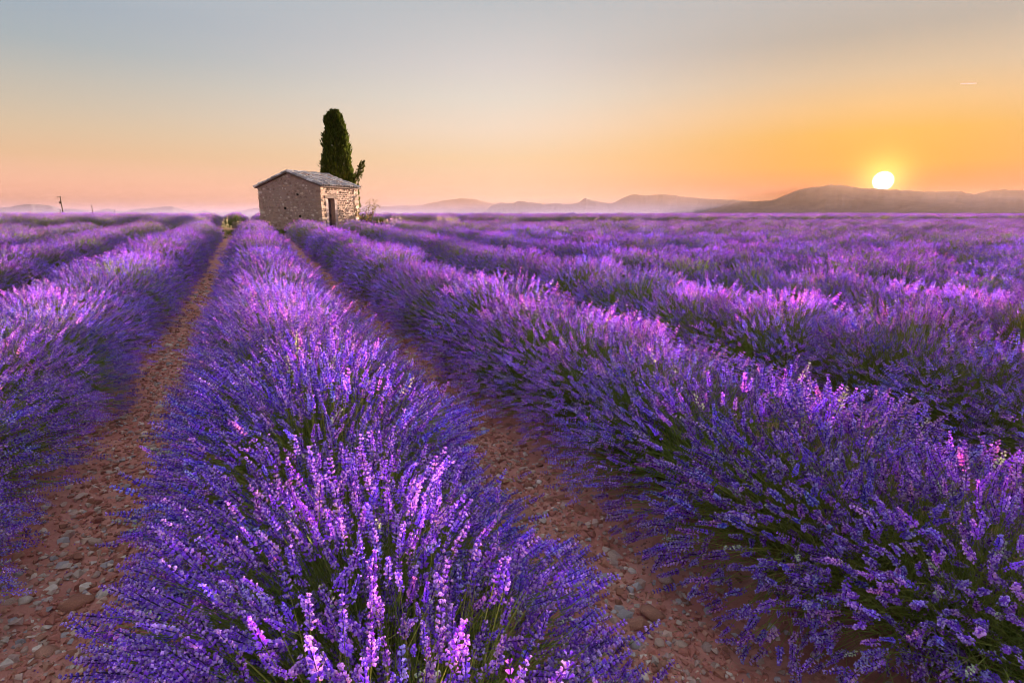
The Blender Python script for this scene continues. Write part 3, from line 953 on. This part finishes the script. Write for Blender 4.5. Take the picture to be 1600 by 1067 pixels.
D = outw * .28 + np.array((0, 0, 1.)) + r4.normal(0, .22, (n, 3)); D /= np.linalg.norm(D, axis=1, keepdims=True)


def sprays(P, D, r, lo, hi, wd):
    n = len(P); L = r.uniform(lo, hi, (n, 1)); S = np.cross(D, r.normal(0, 1, (n, 3))); S /= np.linalg.norm(S, axis=1, keepdims=True)
    V = np.stack([P, P + D * L * .45 + S * L * wd, P + D * L, P + D * L * .5 - S * L * wd], 1).reshape(-1, 3)
    T = (np.arange(n)[:, None, None] * 4 + np.array([(0, 1, 2), (0, 2, 3)])).reshape(-1, 3)
    return V, T


V, T = sprays(P, D, r4, .16, .36, .17)
c = np.array((.060, .075, .014)) * r4.uniform(.6, 1.5, (n, 1)) + r4.normal(0, .004, (n, 3))
obj('crown', mesh_np('crown', V, T, [M_CYP], np.repeat(np.clip(c, .004, 1), 4, 0)), cyp)
# side branch on the right
bm_ = MB(); b0 = RT * .75 + Zv * 3.0; b1 = RT * 1.15 + Zv * 3.6; b2 = RT * 1.62 + Zv * 4.75
bm_.tube([RT * .1 + Zv * 2.6, b0, b1, b2], [.05, .04, .03, .012], 5, (.1, .08, .06))
obj('branch', bm_.mesh('branch', M_BARK), cyp)
n = 420; t = r4.uniform(0, 1, n)[:, None]
P = np.where(t < .3, b0 + (b1 - b0) * t / .3, b1 + (b2 - b1) * (t - .3) / .7) + r4.normal(0, .12, (n, 3)) * (1.25 - t)
# a few fingers
P += RT * (r4.choice([0, .18, .36], n)[:, None]) * (t > .2) * .7
D = RT * .5 + Zv + r4.normal(0, .3, (n, 3)); D /= np.linalg.norm(D, axis=1, keepdims=True)
V, T = sprays(P, D, r4, .12, .28, .17)
obj('branch_foliage', mesh_np('branch_foliage', V, T, [M_CYP], np.repeat(np.clip(np.array((.05, .056, .014)) * r4.uniform(.6, 1.5, (n, 1)), .004, 1), 4, 0)), cyp)

# ------------------------------------------------------------------ shrub beside the hut


def shrub(name, loc, stems, label, leafcol, n_leaf, seed, cat='shrub', leaf=(.06, .13)):
    r = np.random.default_rng(seed)
    o = empty(name, loc); tag(o, label, cat)
    w = MB(); tips = []
    for (dx, dz, bend) in stems:
        base = RT * r.normal(0, .10) + FW * r.normal(0, .1)
        tip = RT * dx + FW * r.normal(0, .2) + Zv * dz
        pts = [base, base * .5 + tip * .5 + RT * bend + Zv * .12, tip]
        w.tube(pts, [.022, .014, .006], 5, (.12, .09, .06)); tips.append(pts)
    obj('twigs', w.mesh('twigs', M_BARK), o)
    k = r.integers(0, len(stems), n_leaf); t = r.beta(2.2, 1.2, n_leaf)
    P = np.array([tips[i][0] * (1 - q) ** 2 + 2 * q * (1 - q) * tips[i][1] + q * q * tips[i][2] for i, q in zip(k, t)]) + r.normal(0, .09, (n_leaf, 3))
    D = r.normal(0, 1, (n_leaf, 3)) + Zv * .5; D /= np.linalg.norm(D, axis=1, keepdims=True)
    V, T = sprays(P, D, r, leaf[0], leaf[1], .28)
    c = np.array(leafcol) * r.uniform(.6, 1.5, (n_leaf, 1))
    obj('leaves', mesh_np('leaves', V, T, [M_GRASS], np.repeat(c, 4, 0)), o)


p = P0 + U * (HUT_L - .1) - Nn * .25
shrub('shrub', (p[0], p[1], .55), [(-.1, 1.4, 0), (.1, 1.2, 0), (.35, 1.35, .1), (.95, 1.95, .1), (1.1, 1.75, .15), (.55, 1.9, .05), (.8, 1.15, .2), (-.15, .9, 0), (.3, .8, .1)],
      'scraggly leafy shrub against the right corner of the stone hut', (.10, .085, .02), 620, 21)
p = P0 + U * (HUT_L - .2) - Nn * 1.1
shrub('shrub', (p[0], p[1] - .5, .55), [(-.5, .55, 0), (.0, .5, 0), (.5, .55, 0), (1.0, .45, .1), (1.5, .42, .1), (.7, .5, 0), (1.9, .36, .1)],
      'low olive green bush at the foot of the hut wall, beside the scraggly shrub', (.13, .105, .02), 900, 22, leaf=(.06, .14))

# ------------------------------------------------------------------ weeds and grass of the headland


def weeds_mesh(r, n, spread, hmin, hmax, head=True, col=(.42, .34, .19), wid=.006):
    """dry stalks with seed heads"""
    mb = MB()
    base = np.stack([r.normal(0, spread, n), r.normal(0, spread, n), np.zeros(n)], 1)
    h = r.uniform(hmin, hmax, n)
    lean = r.normal(0, .18, (n, 2))
    tip = base + np.stack([lean[:, 0] * h, lean[:, 1] * h, h], 1)
    S = np.cross(tip - base, r.normal(0, 1, (n, 3))); S /= np.linalg.norm(S, axis=1, keepdims=True)
    V = np.stack([base - S * wid, base + S * wid, tip + S * wid * .4, tip - S * wid * .4], 1).reshape(-1, 3)
    T = (np.arange(n)[:, None, None] * 4 + np.array([(0, 1, 2), (0, 2, 3)])).reshape(-1, 3)
    mb.add(V, T, np.repeat(np.array(col) * r.uniform(.7, 1.2, (n, 1)), 4, 0))
    if head:
        m = 7
        t = r.uniform(.72, 1.05, (n, m, 1))
        P = (base[:, None] * (1 - t) + tip[:, None] * t + r.normal(0, .028, (n, m, 3))).reshape(-1, 3)
        D = r.normal(0, .6, (n * m, 3)) + Zv; D /= np.linalg.norm(D, axis=1, keepdims=True)
        V, T = sprays(P, D, r, .03, .075, .22)
        mb.add(V, T, np.repeat(np.array((.62, .52, .34)) * r.uniform(.7, 1.2, (n * m, 1)), 4, 0))
    return mb


WEEDS = [   # x, y, spread, hmin, hmax, n, label
    (-.95, 29.9, .12, .5, 1.4, 16, 'tall dry straw weed clump at the end of the left stony path'),
    (-.5, 32.2, .3, .5, .85, 40, 'dry pale weeds in front of the round bush left of the hut'),
    (.35, 32.3, .3, .5, .85, 40, 'dry pale weeds beside the left corner of the hut'),
    (7.2, 31.0, .30, .6, .95, 50, 'bleached weed clump right of the hut, nearest the low olive bush'),
    (8.2, 30.6, .28, .5, .8, 30, 'small bleached weed clump in the middle of three right of the hut'),
    (10.2, 31.0, .35, .6, .95, 60, 'bleached weed clump farthest from the hut of the three right of it'),
    (-9.9, 31.0, .35, .8, 1.3, 50, 'dry weed clump at the left edge of the field'),
    (-8.6, 31.5, .25, .7, 1.2, 30, 'dry weed clump second from the left edge of the field'),
]
for i, (x, y, sp, h0, h1, n, lab) in enumerate(WEEDS):
    r = np.random.default_rng(300 + i)
    o = obj('weed_clump', weeds_mesh(r, n, sp, h0, h1).mesh('weed_clump', M_GRASS), None, (x, y, float(zg(x, y)) - .02))
    tag(o, lab, 'weeds', 'dry weeds along the field edge')
# scattered dry grass along the headland and green grass by the hut
r5 = np.random.default_rng(77)
mb = MB()
for i in range(420):
    x = r5.uniform(-16, 90); y = r5.uniform(28.8, 33.0)
    if -2.5 < x < 7 or (x < 10 and r5.random() < .6): continue
    k = weeds_mesh(r5, int(r5.integers(1, 5)), .22, .35, .40 + .8 * r5.random() ** 1.6, True)
    for V, T, C in zip(k.V, k.T, k.C): pass
    Vc = np.concatenate(k.V) + np.array((x, y, float(zg(x, y)))); Tc = np.concatenate(k.T); Cc = np.concatenate(k.C)
    mb.add(Vc, Tc, Cc)
tag(obj('dry_grass', mb.mesh('dry_grass', M_GRASS)), 'scattered dry grass between the lavender field and the next one', kind='stuff')
n = 26000
x = r5.uniform(-12, 40, n); y = r5.uniform(28.2, 33.5, n)
ex = r5.uniform(-1.5, 8, 9000); ey = r5.uniform(32.5, 36, 9000)
x = np.r_[x, ex]; y = np.r_[y, ey]; n = len(x)
kp = vnoise(x * .9, y * .9, 31) + r5.normal(0, .15, n) > .42; x, y = x[kp], y[kp]; n = len(x)
P = np.stack([x, y, zg(x, y) - .01], 1)
D = r5.normal(0, .35, (n, 3)) + Zv; D /= np.linalg.norm(D, axis=1, keepdims=True)
V, T = sprays(P, D, r5, .08, .24, .06)
c = (np.array((.10, .14, .03))[None] * (1 - (u := r5.random((n, 1)) ** 2)) + np.array((.30, .26, .11)) * u) * r5.uniform(.7, 1.3, (n, 1))
tag(obj('grass', mesh_np('grass', V, T, [M_GRASS], np.repeat(c, 4, 0))), 'short green grass on the strip in front of the hut', kind='stuff')

# ------------------------------------------------------------------ utility poles
M_POLE = solid_mat('pole_wood', (.06, .045, .035), .9)


def pole(px, py, top, main, label):
    zb = float(zt(px, py)); H = top - zb
    o = empty('utility_pole', (px, py, zb)); tag(o, label, 'pole', 'utility poles on the left horizon')
    r_ = .16 if main else .15
    w = MB(); w.tube([(0, 0, -.3), (-.05 if main else 0, 0, H * .5), (-.10 if main else 0, 0, H)], [r_, r_ * .9, r_ * .75], 8, (1, 1, 1)); obj('post', w.mesh('post', M_POLE), o)
    if main:
        w = MB(); w.tube([RT * .25 + Zv * (H - .12), -RT * 1.05 + Zv * (H - .18)], .07, 6); obj('crossarm', w.mesh('crossarm', M_POLE), o)
        for d_ in (-.95, -.35):
            w = MB(); w.tube([RT * d_ + Zv * (H - .1), RT * d_ + Zv * (H + .12)], [.06, .045], 6); obj('insulator', w.mesh('insulator', M_POLE), o)
        w = MB(); w.tube([-RT * .36 + Zv * (H - 2.1), -RT * .36 + Zv * (H - 2.0), -RT * .36 + Zv * (H - 1.55), -RT * .36 + Zv * (H - 1.45)], [.18, .3, .3, .18], 8); obj('transformer', w.mesh('transformer', M_POLE), o)
    else:
        w = MB(); w.tube([-RT * .5 + Zv * (H - .25), RT * .5 + Zv * (H - .25)], .05, 5); obj('crossarm', w.mesh('crossarm', M_POLE), o)


for px, py, top, main, lab in (
    (-50.2, 214.2, 6.75, True, 'tallest utility pole with crossarm and transformer, left of the hut'),
    (-76.2, 321.1, 3.95, False, 'short utility pole just left of the tallest one'),
    (-58.9, 294.2, 5.1, False, 'second tallest utility pole, next right of the transformer pole'),
    (-71.9, 413.8, 4.3, False, 'utility pole second to the right of the transformer pole'),
    (-75.4, 494.3, 4.4, False, 'utility pole third to the right of the transformer pole'),
    (-75.8, 554.8, 4.7, False, 'utility pole fourth to the right of the transformer pole'),
    (-76.6, 635.4, 4.3, False, 'utility pole fifth to the right of the transformer pole'),
    (-77.5, 715.8, 3.7, False, 'smallest utility pole, farthest to the right in the line')):
    pole(px, py, top, main, lab)

# ------------------------------------------------------------------ stones on the paths
STONE_ME = []
for i in range(10):
    V, T = hull_stone(60 + i, 26 if i % 4 else 15)
    rs = np.random.default_rng(i); V = V * np.array((1, rs.uniform(.6, .9), rs.uniform(.38, .62)))
    STONE_ME.append(mesh_np('stone', V, T, [M_STONE], smooth=(i % 2 != 0)))
r6 = np.random.default_rng(12)
BIG = [(-.806, 2.68, .075), (1.267, 1.678, .05), (1.364, 1.614, .062), (-.831, 2.377, .05), (1.325, 1.907, .06), (1.532, 1.741, .045), (1.305, 3.47, .04), (1.223, 1.853, .035), (1.289, 6.40, .055), (1.49, 2.41, .045)]
stones = list(BIG)
while len(stones) < 300:
    c_ = -.78 if r6.random() < .42 else 1.22
    y = .9 + 8 * r6.beta(1.0, 2.0); x = c_ + r6.normal(0, .21)
    if c_ < 0 and y < 1.6: y += 1.2
    s = float(np.clip(r6.lognormal(math.log(.025), .42), .014, .06))
    stones.append((x, y, s))
for i, (x, y, s) in enumerate(stones):
    o = obj('stone', STONE_ME[int(r6.integers(0, 10))], ground, (x, y, float(zg(x, y)) + s * .05), (r6.normal(0, .2), r6.normal(0, .2), r6.uniform(0, 6.28)), (s, s, s))
GH = [hull_stone(200 + i, 9) for i in range(8)]
n = 32000
y = .7 + 15 * r6.beta(1.0, 2.3, n); c_ = np.where(r6.random(n) < .45, -.78, 1.22); x = c_ + r6.normal(0, .25, n)
far_r = r6.random(n) < .06; x = np.where(far_r, r6.choice([3.37, 5.43, -2.81], n) + r6.normal(0, .25, n), x)
s = np.clip(r6.lognormal(math.log(.0105), .5, n), .004, .033) * (1 + y * .05)
z = zg(x, y); an = r6.uniform(0, 6.28, n)
gc = np.array(STONE_COLS)[r6.integers(0, len(STONE_COLS), n)] * r6.uniform(.65, 1.1, (n, 1))
gc = np.where(r6.random((n, 1)) < .38, np.array((.46, .18, .13)) * r6.uniform(.7, 1.25, (n, 1)), gc)
mb = MB()
which = r6.integers(0, 8, n)
for k in range(8):
    q = np.nonzero(which == k)[0]; V, T = GH[k]
    Vs = V[None] * (s[q][:, None, None] * np.array((1, .8, .55)))
    cs, sn = np.cos(an[q])[:, None], np.sin(an[q])[:, None]
    W_ = np.stack([Vs[..., 0] * cs - Vs[..., 1] * sn + x[q][:, None], Vs[..., 0] * sn + Vs[..., 1] * cs + y[q][:, None], Vs[..., 2] + (z[q] + s[q] * .1)[:, None]], -1)
    TT = (np.arange(len(q))[:, None, None] * len(V) + T).reshape(-1, 3)
    mb.add(W_.reshape(-1, 3), TT, np.repeat(gc[q], len(V), 0))
tag(obj('gravel', mb.mesh('gravel', M_GRAVEL, False), ground), kind='stuff')

# dry stalks and fallen florets on the paths
n = 5200
y = .8 + 9 * r6.beta(1.0, 2.0, n); c_ = np.where(r6.random(n) < .45, -.78, 1.22); x = c_ + r6.normal(0, .30, n)
P = np.stack([x, y, zg(x, y) + .004], 1)
an = r6.uniform(0, 6.28, n); D = np.stack([np.cos(an), np.sin(an), r6.normal(0, .12, n)], 1)
fl = r6.random(n) < .45
L_ = np.where(fl, r6.uniform(.004, .011, n), r6.uniform(.015, .07, n))[:, None]; W_ = np.where(fl, .0032, .0011)[:, None]
S_ = np.cross(D, np.array((0, 0, 1.))) * W_
V = np.stack([P - D * L_ / 2, P + S_, P + D * L_ / 2 + np.array((0, 0, .003)), P - S_ + np.array((0, 0, .002))], 1).reshape(-1, 3)
T = (np.arange(n)[:, None, None] * 4 + np.array([(0, 1, 2), (0, 2, 3)])).reshape(-1, 3)
c = np.where(fl[:, None], np.array((.28, .13, .50)), np.array((.42, .33, .20))) * r6.uniform(.6, 1.2, (n, 1))
tag(obj('plant_litter', mesh_np('plant_litter', V, T, [M_GRASS], np.repeat(c, 4, 0)), ground), kind='stuff')

# ------------------------------------------------------------------ small things
bf = empty('butterfly', (.47, 2.84, .74), 0.5)
tag(bf, 'small pale yellow butterfly with raised wings on the middle lavender row', 'butterfly')
M_WING = leaf_mat('butterfly_wing', .4, hue=0, val=0)
for sgn in (-1, 1):
    prof = np.array([(0, 0), (.012, .004), (.024, .018), (.026, .030), (.014, .036), (.002, .026), (-.010, .030), (-.020, .022), (-.014, .006)])
    V = np.array([(p[0], sgn * (.001 + .35 * p[1]), p[1]) for p in prof] + [(p[0], sgn * (.0018 + .35 * p[1]), p[1]) for p in prof])
    k = len(prof); T = [(0, i, i + 1) for i in range(1, k - 1)] + [(k, k + i + 1, k + i) for i in range(1, k - 1)]
    w = MB(); w.add(V, T, (.85, .80, .52)); obj('wing', w.mesh('wing', M_WING), bf)
w = MB(); w.tube([(-.014, 0, 0), (-.004, 0, .001), (.006, 0, .001), (.012, 0, .002)], [.001, .002, .0022, .001], 6, (.05, .045, .04)); obj('body', w.mesh('body', solid_mat('insect_body', (.05, .04, .03), .8)), bf)

M_TRAIL = solid_mat('ice_cloud', (.95, .92, .9), 1.0)
w = MB(); w.tube([(51560, 29027, 9924), (51700, 28800, 9905), (51900, 28430, 9875), (52073, 28134, 9850)], [12, 30, 34, 22], 8)
tag(obj('contrail', w.mesh('contrail', M_TRAIL)), 'short white contrail high above the sun', 'contrail')
